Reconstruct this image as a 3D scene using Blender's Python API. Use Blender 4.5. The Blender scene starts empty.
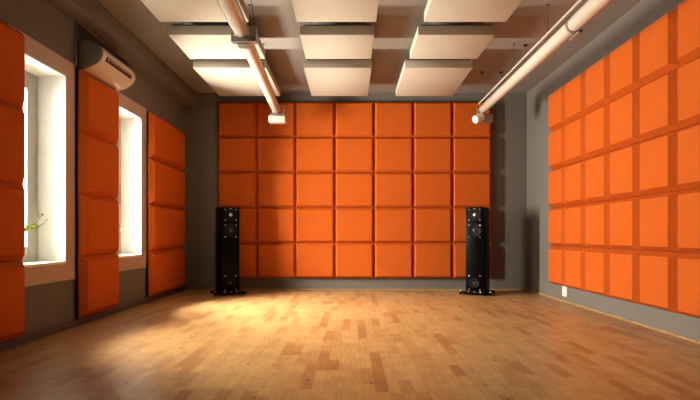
import bpy, bmesh, math, random
from mathutils import Vector, Matrix, noise
random.seed(7)
scene = bpy.context.scene
COL = scene.collection
PI = math.pi

# ------------------------------------------------------------------ helpers
def link(o, parent=None):
    COL.objects.link(o)
    if parent is not None:
        o.parent = parent
    return o

def obj(name, bm, mat, parent=None, smooth=False, auto=None):
    bmesh.ops.recalc_face_normals(bm, faces=bm.faces[:])
    me = bpy.data.meshes.new(name)
    bm.to_mesh(me); bm.free()
    me.materials.append(mat)
    if smooth:
        for p in me.polygons: p.use_smooth = True
        if auto:
            me.set_sharp_from_angle(angle=math.radians(auto))
    return link(bpy.data.objects.new(name, me), parent)

def thing(name, label, cat, loc=(0, 0, 0), rz=0, group=None):
    o = bpy.data.objects.new(name, None)
    o.empty_display_size = 0.05
    o.location = loc; o.rotation_euler = (0, 0, rz)
    o['label'] = label; o['category'] = cat
    if group: o['group'] = group
    return link(o)

def struct(name, bm, mat, **k):
    o = obj(name, bm, mat, **k)
    o['kind'] = 'structure'
    return o

def copy_tree(o, parent=None):
    c = o.copy(); COL.objects.link(c); c.parent = parent
    for ch in list(o.children):
        copy_tree(ch, c)
    return c

def box(bm, x0, x1, y0, y1, z0, z1, bev=0, seg=2):
    m = Matrix.Translation(((x0+x1)/2, (y0+y1)/2, (z0+z1)/2)) @ Matrix.Diagonal((abs(x1-x0), abs(y1-y0), abs(z1-z0), 1))
    r = bmesh.ops.create_cube(bm, size=1, matrix=m)
    if bev:
        vs = set(r['verts'])
        es = [e for e in bm.edges if e.verts[0] in vs and e.verts[1] in vs]
        bmesh.ops.bevel(bm, geom=es, offset=bev, segments=seg, affect='EDGES', profile=.5)
    return bm

def frame_of(d):
    d = d.normalized()
    u = d.cross(Vector((0, 0, 1)))
    if u.length < 1e-4: u = Vector((1, 0, 0))
    u.normalize()
    return u, d.cross(u).normalized()

def tube(bm, pts, rad, n=16, cap=True):
    pts = [Vector(p) for p in pts]
    rings = []
    for i, p in enumerate(pts):
        d = (pts[min(i+1, len(pts)-1)] - pts[max(i-1, 0)])
        u, v = frame_of(d)
        r = rad[i] if isinstance(rad, (list, tuple)) else rad
        rings.append([bm.verts.new(p + r*(math.cos(2*PI*k/n)*u + math.sin(2*PI*k/n)*v)) for k in range(n)])
    for a, b in zip(rings, rings[1:]):
        for k in range(n):
            bm.faces.new((a[k], a[(k+1) % n], b[(k+1) % n], b[k]))
    if cap:
        bm.faces.new(rings[0][::-1]); bm.faces.new(rings[-1])
    return bm

def lathe(bm, prof, axis_o, axis_d, n=28):
    """prof: list of (radius, distance along axis)"""
    o = Vector(axis_o); d = Vector(axis_d).normalized(); u, v = frame_of(d)
    rings = []
    for r, h in prof:
        if r < 1e-6:
            rings.append([bm.verts.new(o + d*h)])
        else:
            rings.append([bm.verts.new(o + d*h + r*(math.cos(2*PI*k/n)*u + math.sin(2*PI*k/n)*v)) for k in range(n)])
    for a, b in zip(rings, rings[1:]):
        for k in range(n):
            k2 = (k+1) % n
            if len(a) == 1 and len(b) == 1: continue
            if len(a) == 1: bm.faces.new((a[0], b[k2], b[k]))
            elif len(b) == 1: bm.faces.new((a[k], a[k2], b[0]))
            else: bm.faces.new((a[k], a[k2], b[k2], b[k]))
    return bm

# ---------------------------------------------------------------- materials
def mat(name, col, rough=.6, metal=0, spec=.5, coat=0, bump=0, bscale=80, var=0, vscale=3, emit=None, sheen=0):
    m = bpy.data.materials.new(name); m.use_nodes = True
    nt = m.node_tree; b = nt.nodes['Principled BSDF']
    b.inputs['Base Color'].default_value = (*col, 1)
    b.inputs['Roughness'].default_value = rough
    b.inputs['Metallic'].default_value = metal
    b.inputs['Specular IOR Level'].default_value = spec
    b.inputs['Coat Weight'].default_value = coat
    b.inputs['Sheen Weight'].default_value = sheen
    tc = nt.nodes.new('ShaderNodeTexCoord')
    if var:
        n = nt.nodes.new('ShaderNodeTexNoise'); n.inputs['Scale'].default_value = vscale; n.inputs['Detail'].default_value = 5
        nt.links.new(tc.outputs['Object'], n.inputs['Vector'])
        r = nt.nodes.new('ShaderNodeMapRange')
        r.inputs['From Min'].default_value = .3; r.inputs['From Max'].default_value = .7
        r.inputs['To Min'].default_value = 1-var; r.inputs['To Max'].default_value = 1+var
        nt.links.new(n.outputs['Fac'], r.inputs['Value'])
        h = nt.nodes.new('ShaderNodeHueSaturation'); h.inputs['Color'].default_value = (*col, 1)
        nt.links.new(r.outputs['Result'], h.inputs['Value'])
        nt.links.new(h.outputs['Color'], b.inputs['Base Color'])
    if bump:
        n = nt.nodes.new('ShaderNodeTexNoise'); n.inputs['Scale'].default_value = bscale; n.inputs['Detail'].default_value = 4
        nt.links.new(tc.outputs['Object'], n.inputs['Vector'])
        bp = nt.nodes.new('ShaderNodeBump'); bp.inputs['Strength'].default_value = bump; bp.inputs['Distance'].default_value = .002
        nt.links.new(n.outputs['Fac'], bp.inputs['Height']); nt.links.new(bp.outputs['Normal'], b.inputs['Normal'])
    if emit:
        b.inputs['Emission Color'].default_value = (*emit[0], 1); b.inputs['Emission Strength'].default_value = emit[1]
    return m

M_WALL = mat('wall_paint', (.145, .125, .105), .75, bump=.15, bscale=120, var=.05, vscale=1.2)
M_CEIL = mat('ceiling_paint', (.25, .22, .19), .6, bump=.1, var=.05)
M_ORANGE = mat('orange_felt', (.50, .094, .011), .85, spec=.1, bump=.25, bscale=350, var=.03, vscale=6)
M_CREAM = mat('cream_felt', (.47, .405, .325), .8, spec=.3, bump=.2, bscale=300, var=.02)
M_BLACKB = mat('black_board', (.012, .010, .010), .6)
M_JAMB = mat('white_jamb', (.86, .85, .80), .55)
M_TRIM = mat('window_trim_paint', (.47, .33, .26), .5, var=.04)
M_SASH = mat('sash_paint', (.42, .40, .35), .45)
M_TUBE = mat('tube_enamel', (.60, .53, .44), .25, spec=.6, coat=.4)
M_GREYMETAL = mat('grey_metal', (.33, .31, .28), .35, metal=.6)
M_DARKMETAL = mat('dark_metal', (.03, .028, .026), .4, metal=.4)
M_AC = mat('air_conditioner_plastic', (.70, .61, .52), .28, spec=.6, coat=.3)
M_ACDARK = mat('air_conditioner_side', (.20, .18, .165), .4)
M_LACQ = mat('black_lacquer', (.0015, .0015, .0015), .35, spec=.06)
M_CONE = mat('speaker_cone', (.004, .004, .004), .6, spec=.15)
M_RUBB = mat('rubber', (.003, .003, .003), .5, spec=.15)
M_SILVER = mat('silver', (.7, .68, .62), .3, metal=1)
M_DOME = mat('tweeter_dome', (.62, .60, .5), .35, metal=.6)
M_WHITE = mat('white_plastic', (.8, .78, .73), .4)
M_SKIRT = mat('grey_skirting', (.09, .085, .085), .5)
M_WOODTRIM = mat('pale_wood_trim', (.36, .215, .09), .45, var=.15, vscale=15)
M_STEM = mat('twig_bark', (.06, .045, .03), .7)
M_LEAF = mat('leaf_green', (.36, .50, .05), .5, var=.2, vscale=20)
M_VASE = mat('white_ceramic', (.75, .73, .68), .25, coat=.5)
M_LENS = mat('frosted_lens', (.9, .88, .82), .3, emit=((1, .9, .75), .12))

def glass_mat():
    m = bpy.data.materials.new('window_glass'); m.use_nodes = True
    nt = m.node_tree; nt.nodes.clear()
    o = nt.nodes.new('ShaderNodeOutputMaterial'); mx = nt.nodes.new('ShaderNodeMixShader')
    t = nt.nodes.new('ShaderNodeBsdfTransparent'); g = nt.nodes.new('ShaderNodeBsdfGlossy')
    t.inputs['Color'].default_value = (.97, .98, .97, 1); g.inputs['Roughness'].default_value = .02
    f = nt.nodes.new('ShaderNodeFresnel'); f.inputs['IOR'].default_value = 1.3
    nt.links.new(f.outputs[0], mx.inputs[0]); nt.links.new(t.outputs[0], mx.inputs[1]); nt.links.new(g.outputs[0], mx.inputs[2])
    nt.links.new(mx.outputs[0], o.inputs[0])
    return m
M_GLASS = glass_mat()

def floor_mat():
    m = bpy.data.materials.new('pine_strip_floor'); m.use_nodes = True
    nt = m.node_tree; N = nt.nodes; L = nt.links; b = N['Principled BSDF']
    def math_(op, a, bb=None, c=None):
        n = N.new('ShaderNodeMath'); n.operation = op
        for i, v in enumerate((a, bb, c)):
            if v is None: continue
            if isinstance(v, (int, float)): n.inputs[i].default_value = v
            else: L.new(v, n.inputs[i])
        return n.outputs[0]
    tc = N.new('ShaderNodeTexCoord'); sp = N.new('ShaderNodeSeparateXYZ'); L.new(tc.outputs['Object'], sp.inputs[0])
    X, Y = sp.outputs[0], sp.outputs[1]
    W, LEN = .062, .8
    xs = math_('DIVIDE', X, W); ci = math_('FLOOR', xs); fx = math_('FRACT', xs)
    wn = N.new('ShaderNodeTexWhiteNoise'); wn.noise_dimensions = '1D'; L.new(ci, wn.inputs['W'])
    ys = math_('ADD', math_('DIVIDE', Y, LEN), math_('MULTIPLY', wn.outputs['Value'], 17.0))
    ri = math_('FLOOR', ys); fy = math_('FRACT', ys)
    # split some boards again for uneven lengths
    cb = N.new('ShaderNodeCombineXYZ'); L.new(ci, cb.inputs[0]); L.new(ri, cb.inputs[1])
    w1 = N.new('ShaderNodeTexWhiteNoise'); w1.noise_dimensions = '2D'; L.new(cb.outputs[0], w1.inputs['Vector'])
    sc = N.new('ShaderNodeSeparateColor'); L.new(w1.outputs['Color'], sc.inputs[0])
    cut = math_('ADD', math_('MULTIPLY', sc.outputs[1], .5), .25)
    half = math_('GREATER_THAN', fy, cut)
    cb2 = N.new('ShaderNodeCombineXYZ'); L.new(ci, cb2.inputs[0]); L.new(ri, cb2.inputs[1]); L.new(half, cb2.inputs[2])
    w2 = N.new('ShaderNodeTexWhiteNoise'); w2.noise_dimensions = '3D'; L.new(cb2.outputs[0], w2.inputs['Vector'])
    ramp = N.new('ShaderNodeValToRGB'); L.new(w2.outputs['Value'], ramp.inputs[0])
    cr = ramp.color_ramp; cr.interpolation = 'LINEAR'
    cr.elements[0].position = 0; cr.elements[0].color = (.68, .40, .16, 1)
    cr.elements[1].position = 1; cr.elements[1].color = (.47, .215, .068, 1)
    for p, c in ((.45, (.65, .36, .135, 1)), (.72, (.60, .31, .11, 1)), (.86, (.51, .24, .08, 1))):
        e = cr.elements.new(p); e.color = c
    # grain
    mp = N.new('ShaderNodeCombineXYZ')
    L.new(math_('ADD', math_('MULTIPLY', X, 1.0), math_('MULTIPLY', w2.outputs['Value'], 9.0)), mp.inputs[0])
    L.new(math_('MULTIPLY', Y, .07), mp.inputs[1])
    ng = N.new('ShaderNodeTexNoise'); ng.inputs['Scale'].default_value = 95; ng.inputs['Detail'].default_value = 4; ng.inputs['Distortion'].default_value = .6
    L.new(mp.outputs[0], ng.inputs['Vector'])
    ng2 = N.new('ShaderNodeTexNoise'); ng2.inputs['Scale'].default_value = 7; ng2.inputs['Detail'].default_value = 3
    L.new(tc.outputs['Object'], ng2.inputs['Vector'])
    g = math_('ADD', math_('MULTIPLY', math_('SUBTRACT', ng.outputs['Fac'], .5), .75), math_('MULTIPLY', math_('SUBTRACT', ng2.outputs['Fac'], .5), .6))
    hs = N.new('ShaderNodeHueSaturation'); L.new(ramp.outputs[0], hs.inputs['Color']); L.new(math_('MULTIPLY', math_('ADD', g, 1.0), .68), hs.inputs['Value'])
    # knots
    kn = N.new('ShaderNodeCombineXYZ'); L.new(X, kn.inputs[0]); L.new(math_('MULTIPLY', Y, .55), kn.inputs[1])
    vo = N.new('ShaderNodeTexVoronoi'); vo.voronoi_dimensions = '2D'; vo.inputs['Scale'].default_value = 5.5
    L.new(kn.outputs[0], vo.inputs['Vector'])
    sel = N.new('ShaderNodeSeparateColor'); L.new(vo.outputs['Color'], sel.inputs[0])
    kr = math_('MULTIPLY', math_('GREATER_THAN', sel.outputs[0], .55), math_('ADD', math_('MULTIPLY', sel.outputs[1], .075), .02))
    kmask = N.new('ShaderNodeMapRange'); kmask.inputs['To Min'].default_value = 1; kmask.inputs['To Max'].default_value = 0
    L.new(vo.outputs['Distance'], kmask.inputs['Value']); L.new(math_('MULTIPLY', kr, .4), kmask.inputs['From Min']); L.new(kr, kmask.inputs['From Max'])
    kon = math_('MULTIPLY', kmask.outputs[0], math_('GREATER_THAN', sel.outputs[0], .55))
    mixk = N.new('ShaderNodeMix'); mixk.data_type = 'RGBA'; L.new(math_('MULTIPLY', kon, .75), mixk.inputs[0])
    L.new(hs.outputs[0], mixk.inputs[6]); mixk.inputs[7].default_value = (.10, .03, .01, 1)
    # seams
    ex = math_('LESS_THAN', math_('MINIMUM', fx, math_('SUBTRACT', 1.0, fx)), .014)
    ey1 = math_('LESS_THAN', math_('MINIMUM', fy, math_('SUBTRACT', 1.0, fy)), .004)
    ey2 = math_('LESS_THAN', math_('ABSOLUTE', math_('SUBTRACT', fy, cut)), .004)
    seam = math_('MAXIMUM', math_('MAXIMUM', ex, ey1), ey2)
    mixs = N.new('ShaderNodeMix'); mixs.data_type = 'RGBA'; L.new(math_('MULTIPLY', seam, .5), mixs.inputs[0])
    L.new(mixk.outputs[2], mixs.inputs[6]); mixs.inputs[7].default_value = (.16, .06, .02, 1)
    L.new(mixs.outputs[2], b.inputs['Base Color'])
    b.inputs['Roughness'].default_value = .36
    b.inputs['Specular IOR Level'].default_value = .4
    bp = N.new('ShaderNodeBump'); bp.inputs['Strength'].default_value = .15; bp.inputs['Distance'].default_value = .001
    L.new(math_('SUBTRACT', ng.outputs['Fac'], math_('MULTIPLY', seam, 1.5)), bp.inputs['Height'])
    L.new(bp.outputs['Normal'], b.inputs['Normal'])
    return m
M_FLOOR = floor_mat()

# ------------------------------------------------------------- room shell
XL, XR, YB, YF, ZC = -2.23, 2.39, 6.76, -2.4, 2.663
WIN = [(3.38, 3.90, .52, 1.985), (4.79, 5.31, .52, 1.985)]
T = .27
bm = bmesh.new(); box(bm, XL-T, XR+.2, YF-.2, YB+.2, -.1, 0); struct('floor', bm, M_FLOOR)
bm = bmesh.new(); box(bm, XL-T, XR+.2, YF-.2, YB+.2, ZC, ZC+.1); struct('ceiling', bm, M_CEIL)
bm = bmesh.new(); box(bm, XL-T, XR+.2, YB, YB+.2, 0, ZC); struct('wall_back', bm, M_WALL)
bm = bmesh.new(); box(bm, XL-T, XR+.2, YF-.2, YF, 0, ZC); struct('wall_front', bm, mat('bounce_cut_paint', (.03, .028, .026), .8))  # unseen wall, coloured dark to cut light bounced into the room
bm = bmesh.new(); box(bm, XR, XR+.2, YF, YB, 0, ZC); struct('wall_right', bm, M_WALL)
bm = bmesh.new()
ys = YF
for (a, b_, z0, z1) in WIN:
    box(bm, XL-T, XL, ys, a, 0, ZC)
    box(bm, XL-T, XL, a, b_, 0, z0); box(bm, XL-T, XL, a, b_, z1, ZC)
    ys = b_
box(bm, XL-T, XL, ys, YB, 0, ZC)
struct('wall_left', bm, M_WALL)
# ceiling beam along the left wall
bm = bmesh.new(); box(bm, XL, XL+.165, YF, YB, ZC-.19, ZC, .006); struct('trim_1', bm, M_WALL)
# skirtings
bm = bmesh.new(); box(bm, XL, XL+.014, YF, YB, 0, .055, .003); struct('baseboard_left', bm, M_SKIRT)
bm = bmesh.new(); box(bm, XL+.014, XR-.016, YB-.016, YB, 0, .016, .004); struct('baseboard_back', bm, M_WOODTRIM)
bm = bmesh.new(); box(bm, XR-.018, XR, YF, YB, 0, .02, .005); struct('baseboard_right', bm, M_WOODTRIM)

def window(n, a, b_, z0, z1):
    r = bpy.data.objects.new('window_%d' % n, None); r.location = (XL, a, z0); r['kind'] = 'structure'; link(r)
    w, h = b_-a, z1-z0
    t = .13
    bm = bmesh.new()      # flat casing on the room side
    for (y0, y1, q0, q1) in ((-t, 0, -t, h+t), (w, w+t, -t, h+t), (0, w, -t, 0), (0, w, h, h+t)):
        box(bm, 0, .013, y0, y1, q0, q1)
    obj('window_casing', bm, M_TRIM, r)
    bm = bmesh.new()      # bright rim bead of casing
    for (y0, y1, q0, q1) in ((0, .01, 0, h), (w-.01, w, 0, h), (.01, w-.01, 0, .01), (.01, w-.01, h-.01, h)):
        box(bm, -.2, .016, y0, y1, q0, q1)
    obj('window_lining', bm, M_JAMB, r)
    bm = bmesh.new(); box(bm, -.2, .018, .01, w-.01, .01, .02, .002); obj('window_sill', bm, M_JAMB, r)
    bm = bmesh.new()
    s = .135
    for (y0, y1, q0, q1) in ((0, s, 0, h), (w-s, w, 0, h), (s, w-s, 0, s), (s, w-s, h-s, h)):
        box(bm, -.25, -.2, y0, y1, q0, q1, .003)
    sa = obj('window_sash', bm, M_SASH, r)
    bm = bmesh.new(); box(bm, -.229, -.223, s, w-s, s, h-s); obj('pane', bm, M_GLASS, sa)
for i, wv in enumerate(WIN): window(i+1, *wv)

# ------------------------------------------------------- acoustic wall pads
def pad_bm(w, h, c, d0, d1, round_=.006, facets=None, cn=None, cp=None):
    """w along local x, h along local z, front toward local -y; back at y=0"""
    bm = bmesh.new()
    g = .0015
    W, H = w/2-g, h/2-g
    cn = c if cn is None else cn; cp = c if cp is None else cp      # chamfer on the -x and +x sides
    def ring(k, y):
        return [bm.verts.new((-(W-cn*k) if sx < 0 else W-cp*k, -y, sz*(H-c*k))) for sx, sz in ((-1, -1), (1, -1), (1, 1), (-1, 1))]
    R = [ring(0, d0), ring(0, d0+.008), ring(1, d1)]
    bm.faces.new(R[0])
    for a, b_ in zip(R, R[1:]):
        for k in range(4): bm.faces.new((a[k], a[(k+1) % 4], b_[(k+1) % 4], b_[k]))
    front = bm.faces.new(R[2])
    bmesh.ops.recalc_face_normals(bm, faces=bm.faces[:])
    if facets:
        for (fx, dy) in facets:
            co = Vector((-(W-c) + fx*2*(W-c), 0, 0))
            r = bmesh.ops.bisect_plane(bm, geom=bm.faces[:]+bm.edges[:]+bm.verts[:], plane_co=co, plane_no=(1, 0, 0), dist=1e-6)
            for v in bm.verts:
                if abs(v.co.x-co.x) < 1e-5 and abs(v.co.y+d1) < 1e-3: v.co.y -= dy
    def rim(v): return abs(v.co.x+(W-cn)) < 1e-4 or abs(v.co.x-(W-cp)) < 1e-4
    def rimz(v): return abs(abs(v.co.z)-(H-c)) < 1e-4
    es = [e for e in bm.edges if all(abs(v.co.y+d1) < .02 for v in e.verts) and
          ((all(rim(v) for v in e.verts) and abs(e.verts[0].co.x-e.verts[1].co.x) < 1e-5) or
           (all(rimz(v) for v in e.verts) and abs(e.verts[0].co.z-e.verts[1].co.z) < 1e-5))]
    bmesh.ops.bevel(bm, geom=es, offset=round_, segments=2, affect='EDGES', profile=.5)
    return bm

def make_pad(w, h, c, group, facets=None, cn=None, cp=None, d0=.034):
    t = thing('acoustic_panel', '', 'acoustic panel', group=group)
    obj('felt_pad', pad_bm(w, h, c, d0, .09, .0035, facets=facets, cn=cn, cp=cp), M_ORANGE, t)
    bm = bmesh.new()
    box(bm, -w/2+.0015, w/2-.0015, -d0, -d0+.012, -h/2+.0015, h/2-.0015)
    box(bm, -w/2+.12, w/2-.12, -d0+.012, 0, -h/2+.1, h/2-.1)
    bk = obj('shadow_gap_backing', bm, M_BLACKB, t)  # black rim of the backing draws the shadow gap at the wall
    bk['label'] = 'thin black backing board painting the shadow gap'
    return t

ORD = ['first', 'second', 'third', 'fourth', 'fifth', 'sixth', 'seventh']
ROW5 = ['bottom row', 'second row up', 'middle row', 'second row down', 'top row']
ROW4 = ['lowest of its column', 'second from the bottom of its column', 'second from the top of its column', 'topmost of its column']

# back wall: 7 x 5
px, pz = .524, .4735
x0, z0 = -1.774, .163
proto = make_pad(px, pz, .030, 'orange panels on the back wall')
COLB = ['leftmost column', 'second column from the left', 'third column from the left', 'centre column',
        'third column from the right', 'second column from the right', 'rightmost column']
first = True
for i in range(7):
    for j in range(5):
        o = proto if first else copy_tree(proto)
        first = False
        o.location = (x0+(i+.5)*px, YB, z0+(j+.5)*pz)
        o['label'] = 'orange pad on back wall, %s, %s' % (COLB[i], ROW5[j])
# right wall: columns counted from the far corner
py, pz = .4575, .443
yfar, z0 = 5.8535, .175
proto = make_pad(py, pz, .036, 'orange panels on the right wall', cn=.054, cp=.054, d0=.014); first = True
for i in range(7):
    for j in range(5):
        if i == 6: continue
        o = proto if first else copy_tree(proto)
        first = False
        o.rotation_euler = (0, 0, -PI/2)      # local -y -> world -x
        o.location = (XR, yfar-(i+.5)*py, z0+(j+.5)*pz)
        o['label'] = 'orange right-wall pad, %s column from far corner, %s' % (ORD[i], ROW5[j])
# left wall: three separate columns of four
pz, z0 = .505, .07
CL = [(2.64, 3.337, None, 'orange pad left of the nearer window'),
      (4.04, 4.675, None, 'orange pad between the two windows'),
      (5.445, 6.53, [(.20, .010), (.58, .004)], 'wide orange pad by the back corner')]
for (a, b_, fc, lab) in CL:
    proto = make_pad(b_-a, pz, .045, 'orange panels on the left wall', [(f, d) for f, d in fc] if fc else None)
    for j in range(4):
        o = proto if j == 0 else copy_tree(proto)
        o.rotation_euler = (0, 0, PI/2)       # local -y -> world +x
        o.location = (XL, (a+b_)/2, z0+(j+.5)*pz)
        o['label'] = '%s, %s' % (lab, ROW4[j])

# ----------------------------------------------------- ceiling panels
ZP = .743+1.72
rows = [('back row', 5.15, 6.19), ('middle row', 4.30, 4.89), ('front row', 3.20, 4.04)]
cx = {'left': [(-1.24, .755), (-1.195, .735), (-1.176, .72)],
      'centre': [(-.127, .70), (-.112, .642), (-.109, .642)],
      'right': [(.915, .70), (.915, .66), (.93, .665)]}
for side, lst in cx.items():
    for (rn, ya, yb), (c, w) in zip(rows, lst):
        t = thing('acoustic_baffle', 'cream panel hung below the ceiling, %s one of the %s' % (side, rn), 'ceiling panel',
                  (c, (ya+yb)/2, ZP), group='cream panels hung below the ceiling')
        l = (yb-ya)/2
        bm = bmesh.new(); box(bm, -w/2, w/2, -l, l, 0, .082, .004); obj('felt_slab', bm, M_CREAM, t, smooth=True, auto=30)
        bm = bmesh.new(); box(bm, -w/2+.03, w/2-.03, -l+.02, l-.02, .082, .098); obj('shadow_gap_backing', bm, M_BLACKB, t)  # black layer stands in for the shadow gap above the slab
        for sx in (-1, 1):
            for sy in (-1, 1):
                bm = bmesh.new()
                p = (sx*(w/2-.09), sy*(l-.09))
                tube(bm, [(p[0], p[1], .098), (p[0], p[1], ZC-ZP)], .003, 8)
                tube(bm, [(p[0], p[1], ZC-ZP-.008), (p[0], p[1], ZC-ZP)], .014, 12)
                obj('suspension_wire', bm, M_DARKMETAL, t)

# small dark ceiling hooks beside the right tube
for (hx, hy, lab) in ((1.555, 5.89, 'small dark ceiling hook nearest the back wall'), (1.78, 5.89, 'small dark ceiling hook right of its twin'),
                 (1.77, 5.05, 'small dark ceiling hook beside the middle row of panels')):
    t = thing('hook_plate', lab, 'hook', (hx, hy, ZC), group='small hooks on the ceiling')
    bm = bmesh.new(); lathe(bm, [(0, 0), (.022, 0), (.022, .01), (.012, .018), (0, .018)], (0, 0, 0), (0, 0, -1), 16); obj('rose', bm, M_DARKMETAL, t)
    bm = bmesh.new(); tube(bm, [(.0, 0, -.018), (0, 0, -.04), (.012, 0, -.05), (.018, 0, -.04)], .003, 8); obj('hook', bm, M_DARKMETAL, t)

# -------------------------------------------------------- ceiling tubes
def tube_light(side):
    L_ = side == 'left'
    z = .743+1.55
    if L_:
        far, near, jy = Vector((-.911, 6.2, z)), Vector((-.73, 1.2, z)), 3.80
        lab = 'cream ceiling tube on the left with square white end box'
    else:
        far, near, jy = Vector((1.643, 6.2, z)), Vector((1.655, 1.2, z)), 3.69
        lab = 'cream ceiling tube on the right with a round lamp at its end'
    t = thing('suspended_tube', lab, 'ceiling pipe', (far.x, 6.2, z), group='long tubes under the ceiling')
    o = Vector((far.x, 6.2, z))
    def P(y, dx=0, dz=0):
        k = (y-6.2)/(near.y-6.2)
        return far.lerp(near, k)-o+Vector((dx, 0, dz))
    r = .055 if L_ else .052
    bm = bmesh.new()
    d = (near-far).normalized()
    prof = [(0, 0), (r*.5, .004), (r*.85, .016), (r, .04), (r, (P(jy)).length-.05)]
    lathe(bm, prof+[(r*.8, prof[-1][1]+.05)], (0, 0, 0), d, 32)
    obj('tube_section', bm, M_TUBE, t, smooth=True, auto=40)
    bm = bmesh.new(); r2 = r*1.06
    tube(bm, [P(jy), P(jy-.04), P(1.2)], [r2*.9, r2, r2], 32); obj('tube_section', bm, M_TUBE, t, smooth=True, auto=40)
    # clamp where both sections join
    bm = bmesh.new(); c = P(jy)
    if L_:
        box(bm, c.x-.075, c.x+.115, c.y-.03, c.y+.03, -.09, -.045, .005)
        box(bm, c.x-.075, c.x-.057, c.y-.03, c.y+.03, -.06, .04, .004)
        box(bm, c.x+.06, c.x+.115, c.y-.03, c.y+.03, -.06, .03, .005)
        box(bm, c.x-.04, c.x+.05, c.y+.0, c.y+.1, -.1, -.06, .005)
    else:
        tube(bm, [P(jy+.012), P(jy-.012)], r*1.08, 32)
        box(bm, c.x+.03, c.x+.062, c.y-.02, c.y+.15, -.062, -.04, .004)
    obj('clamp', bm, M_GREYMETAL, t, smooth=True, auto=35)
    # rail alongside
    bm = bmesh.new()
    if L_:
        tube(bm, [P(jy+.02, -.065, .02), P(jy-.25, -.09, .03), P(1.2, -.09, .03)], .007, 8)
        obj('cable', bm, M_TUBE, t, smooth=True)
        bm = bmesh.new()
        tube(bm, [P(jy-.02, .105, .02), P(jy-.2, .10, .2), P(jy-.8, .09, ZC-z)], .003, 8)
        obj('hanging_wire', bm, M_DARKMETAL, t)
    else:
        q0, q1 = P(6.15, -.075, .02), P(1.2, -.075, .02)
        v = [(-.010, -.008), (.006, -.008), (.006, .014), (-.010, .014)]
        box(bm, q0.x+.004, q0.x+.018, q1.y, q0.y, .052, .066, .002)
        obj('rail', bm, M_TUBE, t)
    # hangers
    for hy in (5.02, 4.17, 3.0, 1.8):
        bm = bmesh.new(); p = P(hy)
        tube(bm, [(p.x, p.y, r-.002), (p.x, p.y, ZC-z)], .0018, 6)
        tube(bm, [(p.x, p.y, ZC-z-.006), (p.x, p.y, ZC-z)], .01, 12)
        obj('hanger', bm, M_DARKMETAL, t)
    # end fitting
    bm = bmesh.new()
    if L_:
        box(bm, -.075, .105, -.05, .03, -.085, -.055, .006)
        box(bm, -.055, -.035, -.03, .01, -.06, 0, .004)
        box(bm, .085, .10, -.03, 0, -.06, .03, .004)
        box(bm, .055, .11, -.035, .005, .028, .038, .003)
        b1 = obj('bracket', bm, M_GREYMETAL, t, smooth=True, auto=35)
        bm = bmesh.new(); box(bm, -.09, .12, -.08, .06, -.165, -.085, .012, 3); obj('end_box', bm, M_TUBE, t, smooth=True, auto=35)
    else:
        box(bm, -.06, .115, -.05, .03, -.075, -.055, .004)
        box(bm, -.07, -.05, -.02, .01, -.07, .02, .004)
        b1 = obj('bracket', bm, M_GREYMETAL, t, smooth=True, auto=35)
        bm = bmesh.new(); box(bm, -.085, .115, -.075, .05, -.16, -.07, .01, 3); obj('end_box', bm, M_GREYMETAL, t, smooth=True, auto=35)
        bm = bmesh.new()
        ax = Vector((-.75, -.45, -.38)).normalized(); st = Vector((-.02, -.05, -.095))
        lathe(bm, [(0, 0), (.047, 0), (.05, .005), (.05, .12), (.046, .128)], st, ax, 28)
        lm = obj('lamp_barrel', bm, M_WHITE, t, smooth=True, auto=35)
        bm = bmesh.new(); lathe(bm, [(.046, .126), (.03, .133), (0, .136)], st, ax, 28); obj('lens', bm, M_LENS, lm, smooth=True)
    return t
tube_light('left'); tube_light('right')

# ------------------------------------------------------ air conditioner
t = thing('air_conditioner', 'beige wall air conditioner above the orange column between the windows', 'air conditioner', (XL, 4.09, 2.10))
prof = [(0, .0), (.03, -.004), (.10, .018), (.165, .055), (.195, .09), (.208, .125), (.203, .16), (.185, .19), (.14, .215), (.07, .232), (0, .236)]
LEN = .67
def ac_ring(bm, y, s, cx_=.0, cz_=.118):
    return [bm.verts.new((cx_+(x-cx_)*s if x > 0 else 0, y, cz_+(z-cz_)*s)) for x, z in prof]
bm = bmesh.new()
secs = [(0.012, 1), (LEN-.09, 1), (LEN-.05, .985), (LEN-.02, .94), (LEN-.005, .87), (LEN, .78)]
rs = [ac_ring(bm, y, s) for y, s in secs]
for a, b_ in zip(rs, rs[1:]):
    for k in range(len(prof)-1): bm.faces.new((a[k], a[k+1], b_[k+1], b_[k]))
bm.faces.new(rs[0]); bm.faces.new(rs[-1])
for a, b_ in zip(rs, rs[1:]): bm.faces.new((a[0], b_[0], b_[-1], a[-1]))
obj('housing', bm, M_AC, t, smooth=True, auto=40)
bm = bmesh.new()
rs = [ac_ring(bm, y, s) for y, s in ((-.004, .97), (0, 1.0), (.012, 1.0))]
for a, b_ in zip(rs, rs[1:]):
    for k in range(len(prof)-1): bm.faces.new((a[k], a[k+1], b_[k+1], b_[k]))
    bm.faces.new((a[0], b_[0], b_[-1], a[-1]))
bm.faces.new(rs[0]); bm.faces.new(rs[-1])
obj('end_cap', bm, M_ACDARK, t, smooth=True, auto=40)
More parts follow.
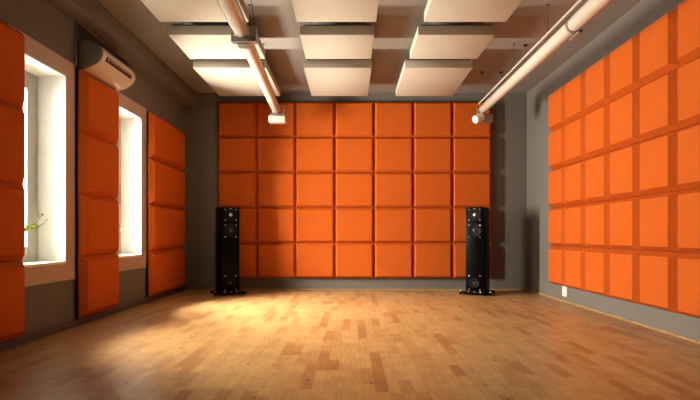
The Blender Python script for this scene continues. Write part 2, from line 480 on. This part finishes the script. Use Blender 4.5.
# louvre slot on the rounded front: recessed dark slot with a flap, following the face
def on_face(u, off):      # u 0..1 between profile points 6 and 8
    a, b_ = Vector((.199, 0, .088)), Vector((.209, 0, .140))
    p = a.lerp(b_, u); n = Vector((.97, 0, -.2)).normalized()
    return p+n*off
bm = bmesh.new()
v = []
for (y, u) in ((.07, .0), (LEN-.13, .0), (LEN-.13, .75), (.07, .75)):
    p = on_face(u, .006); v.append(bm.verts.new((p.x, y, p.z)))
f = bm.faces.new(v); r = bmesh.ops.extrude_face_region(bm, geom=[f])
bmesh.ops.translate(bm, verts=[e for e in r['geom'] if isinstance(e, bmesh.types.BMVert)], vec=(-.02, 0, .004))
slot = obj('air_slot', bm, M_BLACKB, t)
bm = bmesh.new()
p = on_face(.5, .012); tube(bm, [(p.x, .085, p.z), (p.x, LEN-.145, p.z)], .006, 8)
obj('louvre', bm, mat('orange_reflection_louvre', (.55, .18, .06), .3, metal=.5), slot)  # orange reflection painted into the louvre's colour
bm = bmesh.new()
p = on_face(.35, .010); lathe(bm, [(0, 0), (.010, 0), (.010, .006), (0, .007)], (p.x-.004, .085, p.z), (1, 0, .3), 12); obj('indicator', bm, M_SILVER, slot)
# backing plate and conduit
t2 = thing('mounting_plate', 'dark wall plate with top lip tinted as orange rim light behind the air conditioner', 'plate', (XL, 4.06, 2.06))
bm = bmesh.new(); box(bm, 0, .012, 0, .95, .28, .41); box(bm, 0, .012, .0, .025, 0, .28); obj('plate', bm, M_DARKMETAL, t2)
bm = bmesh.new(); box(bm, 0, .022, 0, .95, .41, .416, .001); lp = obj('top_lip', bm, mat('rim_light_lip', (.5, .3, .17), .35, metal=.8), t2); lp['label'] = 'lip tinted as orange rim light'  # lip colour stands in for orange rim light on the plate edge
bm = bmesh.new(); tube(bm, [(XL+.012, 4.05, 2.11+.0), (XL+.012, 4.05, 2.47)], .006, 10)
c = obj('conduit', bm, M_GREYMETAL, smooth=True); c['label'] = 'thin grey conduit rising beside the air conditioner'; c['category'] = 'conduit'

# ------------------------------------------------------------ speakers
def speaker():
    t = thing('floor_speaker', '', 'speaker', group='black tower speakers by the back wall')
    W, D, H, B = .225, .32, 1.087, .055
    bm = bmesh.new(); box(bm, -W/2, W/2, -D/2, D/2, B, H, .006, 2); cab = obj('cabinet', bm, M_LACQ, t, smooth=True, auto=35)
    F = -D/2
    # tweeter plate (octagon) + dome
    def plate(cz, w, h, ch, name, parent, m, dpt=.004):
        bm = bmesh.new()
        pts = [(-w+ch, -h), (w-ch, -h), (w, -h+ch), (w, h-ch), (w-ch, h), (-w+ch, h), (-w, h-ch), (-w, -h+ch)]
        a = [bm.verts.new((x, F, cz+z)) for x, z in pts]; b_ = [bm.verts.new((x*.96, F-dpt, cz+z*.96)) for x, z in pts]
        bm.faces.new(a[::-1]); bm.faces.new(b_)
        for k in range(8): bm.faces.new((a[k], a[(k+1) % 8], b_[(k+1) % 8], b_[k]))
        return obj(name, bm, m, parent)
    zt = H-.095
    tw = plate(zt, .078, .074, .022, 'tweeter', t, M_RUBB)
    bm = bmesh.new(); lathe(bm, [(.066, .004), (.068, .007), (.064, .007), (.03, .003), (.028, .004)], (0, F, zt), (0, -1, 0)); obj('waveguide', bm, M_CONE, tw, smooth=True)
    bm = bmesh.new(); lathe(bm, [(.021, .004), (.018, .011), (.011, .016), (0, .018)], (0, F, zt), (0, -1, 0)); obj('dome', bm, M_DOME, tw, smooth=True)
    def screws(cz, hw, hz, par):
        for sx in (-1, 1):
            for sz in (-1, 1):
                bm = bmesh.new(); lathe(bm, [(0, .008), (.006, .008), (.0075, .005), (.0075, 0)], (sx*hw, F, cz+sz*hz), (0, -1, 0), 10)
                obj('screw', bm, M_SILVER, par, smooth=True)
    screws(zt, .067, .066, tw)
    def driver(cz, R, name):
        dv = None
        bm = bmesh.new(); lathe(bm, [(R, 0), (R, .006), (R*.93, .009), (R*.86, .006)], (0, F, cz), (0, -1, 0), 36); dv = obj(name, bm, M_RUBB, t, smooth=True)
        bm = bmesh.new(); lathe(bm, [(R*.88, .005), (R*.82, .011), (R*.76, .006)], (0, F, cz), (0, -1, 0), 36); obj('surround', bm, M_RUBB, dv, smooth=True)
        bm = bmesh.new(); lathe(bm, [(R*.77, .006), (R*.5, .0035), (R*.3, .001)], (0, F, cz), (0, -1, 0), 36); obj('cone', bm, M_CONE, dv, smooth=True)
        bm = bmesh.new(); lathe(bm, [(R*.31, .001), (R*.25, .008), (R*.12, .013), (0, .014)], (0, F, cz), (0, -1, 0), 24); obj('dust_cap', bm, mat('dust_cap_grey', (.03, .03, .028), .35), dv, smooth=True)
        return dv
    w1 = driver(H-.283, .088, 'woofer'); screws(H-.295, .067, .072, w1)
    w2 = driver(.155, .066, 'woofer'); screws(.155, .067, .085, w2)
    bm = bmesh.new(); box(bm, -.015, .015, F-.003, F, H-.026, H-.016, .001); obj('badge', bm, M_SILVER, t)
    # splayed plinth
    bm = bmesh.new()
    pts = [(-.115, -.19), (.115, -.19), (.20, -.15), (.20, -.10), (.15, -.07), (.15, .09), (.19, .13), (.18, .17), (-.18, .17), (-.19, .13), (-.15, .09), (-.15, -.07), (-.20, -.10), (-.20, -.15)]
    a = [bm.verts.new((x, y, .016)) for x, y in pts]; b_ = [bm.verts.new((x*.96, y*.96, .040)) for x, y in pts]
    bm.faces.new(a[::-1]); bm.faces.new(b_)
    for k in range(len(pts)): bm.faces.new((a[k], a[(k+1) % len(pts)], b_[(k+1) % len(pts)], b_[k]))
    box(bm, -.11, .11, -.14, .14, .039, .055, .003)
    pl = obj('plinth', bm, M_LACQ, t)
    for (x, y) in ((-.185, -.13), (-.075, -.172), (0, -.172), (.075, -.172), (.185, -.13), (.17, .15), (-.17, .15)):
        bm = bmesh.new(); lathe(bm, [(.011, .036), (.011, .046), (.007, .05), (0, .05)], (x, y, 0), (0, 0, 1), 12); obj('stud', bm, M_SILVER, pl, smooth=True)
    for (x, y) in ((-.185, -.13), (.185, -.13), (.17, .15), (-.17, .15)):
        bm = bmesh.new(); lathe(bm, [(.012, .017), (.014, .008), (.010, 0), (0, 0)], (x, y, 0), (0, 0, 1), 12); obj('foot', bm, M_RUBB, pl, smooth=True)
    return t
s1 = speaker()
s1.location = (-1.545, 6.30, 0); s1.rotation_euler = (0, 0, math.radians(28))
s1['label'] = 'black tower speaker on the left, toed in beside the back corner'
s2 = copy_tree(s1); s2.location = (1.61, 6.30, 0); s2.rotation_euler = (0, 0, math.radians(-28))
s2['label'] = 'black tower speaker on the right with pale tweeter dome'

# ------------------------------------------------------------ wall socket
t = thing('power_socket', 'white electrical socket low on the right wall under the orange pads', 'socket', (XR, 5.53, .122), -PI/2)
bm = bmesh.new(); box(bm, -.055, .055, -.022, 0, -.058, .058, .004); obj('face_plate', bm, M_WHITE, t, smooth=True, auto=35)
for dz in (-.026, .026):
    bm = bmesh.new()
    for dx in (-.01, .01): box(bm, dx-.0025, dx+.0025, -.0235, -.02, dz-.009, dz+.009)
    lathe(bm, [(.0035, .020), (.0035, .0235), (0, .0235)], (0, 0, dz-.016), (0, -1, 0), 10)
    obj('outlet', bm, M_SKIRT, t)

# ------------------------------------------------------------ twigs in vases on the window sills
def vase_thing(y, lab, grp):
    t = thing('vase', lab, 'vase', (XL-.12, y, .54), group=grp)
    bm = bmesh.new(); lathe(bm, [(0, 0), (.028, 0), (.036, .03), (.038, .07), (.022, .13), (.016, .165), (.019, .18), (.014, .178), (.012, .14), (0, .13)], (0, 0, 0), (0, 0, 1), 24)
    obj('vase_body', bm, M_VASE, t, smooth=True)
def leaf(bm, p, d, ln, wd):
    d = Vector(d).normalized(); s = d.cross(Vector((.9, .1, .35))).normalized(); n = s.cross(d).normalized()
    L_, R_, C = [], [], []
    K = 6
    for i in range(K+1):
        k = i/K; w = wd*math.sin(PI*min(1, k*.95+.03))**.8
        q = Vector(p)+d*ln*k+n*ln*.12*math.sin(PI*k)
        C.append(bm.verts.new(q)); L_.append(bm.verts.new(q+s*w+n*w*.3)); R_.append(bm.verts.new(q-s*w+n*w*.3))
    for i in range(K):
        bm.faces.new((C[i], C[i+1], L_[i+1], L_[i])); bm.faces.new((R_[i], R_[i+1], C[i+1], C[i]))
def twig(y, lab, s=1.0):
    t = thing('leafy_twig', lab, 'twig', (XL-.12, y, .54+.135), group='leafy twigs on the window sills')
    stems = [[(0, 0, 0), (.0, .04, .075), (.0, .18, .12), (.0, .27, .155), (0, .35, .225)],
             [(0, .10, .10), (.02, .20, .115), (.045, .27, .145), (.06, .31, .185)],
             [(0, .02, .04), (-.01, .08, .10), (-.01, .14, .18)]]
    bm = bmesh.new()
    for st in stems:
        pts = [Vector(p)*s for p in st]
        tube(bm, pts, [.003]*(len(pts)-1)+[.0012], 7)
    obj('stem', bm, M_STEM, t, smooth=True)
    for p, d, l_ in (((0, .12, .10), (.1, .9, .3), .085), ((0, .17, .118), (.1, .9, .5), .085), ((0, .20, .125), (.1, 1, -.05), .07), ((0, .10, .095), (0, .9, .1), .08),
                     ((.02, .20, .118), (.2, 1, .2), .06), ((0, .14, .11), (.1, .8, .7), .05)):
        bm = bmesh.new(); leaf(bm, Vector(p)*s, d, l_*s, .011*s); obj('leaf', bm, M_LEAF, t)
    for p in ((0, .35, .225), (-.01, .14, .18), (.06, .31, .185)):
        bm = bmesh.new(); bmesh.ops.create_uvsphere(bm, u_segments=10, v_segments=6, radius=.0085*s if p[0] <= 0 else .005*s, matrix=Matrix.Translation(Vector(p)*s)); obj('bud', bm, M_STEM, t, smooth=True)
vase_thing(3.47, 'white vase on the nearer window sill', 'small vases on the window sills')
twig(3.47, 'leafy twig with dark buds reaching across the nearer window', 1.0)
vase_thing(4.93, 'white vase on the farther window sill', 'small vases on the window sills')
twig(4.93, 'smaller leafy twig in the farther window', .62)

# ------------------------------------------------------------ daylight
def area(name, loc, rot, sx, sy, e, col, spread=None):
    l = bpy.data.lights.new(name, 'AREA'); l.shape = 'RECTANGLE'; l.size = sx; l.size_y = sy; l.energy = e; l.color = col
    if spread: l.spread = spread
    o = bpy.data.objects.new(name, l); o.location = loc; o.rotation_euler = rot; COL.objects.link(o)
    return o
for i, (a, b_, z0, z1) in enumerate(WIN):
    area('window_daylight', (XL-.258, (a+b_)/2, (z0+z1)/2), (0, -PI/2, (0, 0)[i]), z1-z0-.1, b_-a-.28, (48, 310)[i], (1, .95, .84), math.radians((135, 165)[i]))
for i, (a, b_, z0, z1) in enumerate(WIN):      # brighter sky higher up, outside
    o = area('sky_daylight', (XL-2.3, (a+b_)/2-.7, 4.1), (0, 0, 0), 6.5, 3.6, 8800, (1, .93, .80))
    o.rotation_euler = (Vector((-1.0, (a+b_)/2+.4, 0))-o.location).to_track_quat('-Z', 'Y').to_euler()
w = bpy.data.worlds.new('world'); scene.world = w; w.use_nodes = True
bg = w.node_tree.nodes['Background']; bg.inputs[0].default_value = (1, .97, .9, 1); bg.inputs[1].default_value = 1.6

# ------------------------------------------------------------ camera
cam = bpy.data.cameras.new('camera'); co = bpy.data.objects.new('camera', cam); COL.objects.link(co)
co.location = (0, 0, .743); co.rotation_euler = (PI/2, 0, 0)
cam.sensor_width = 36; cam.lens = 500/700*36; cam.shift_y = .05; cam.clip_start = .05
scene.camera = co
vs = scene.view_settings
vs.view_transform = 'Standard'; vs.look = 'None'; vs.gamma = 1; vs.exposure = .04
vs.use_curve_mapping = False
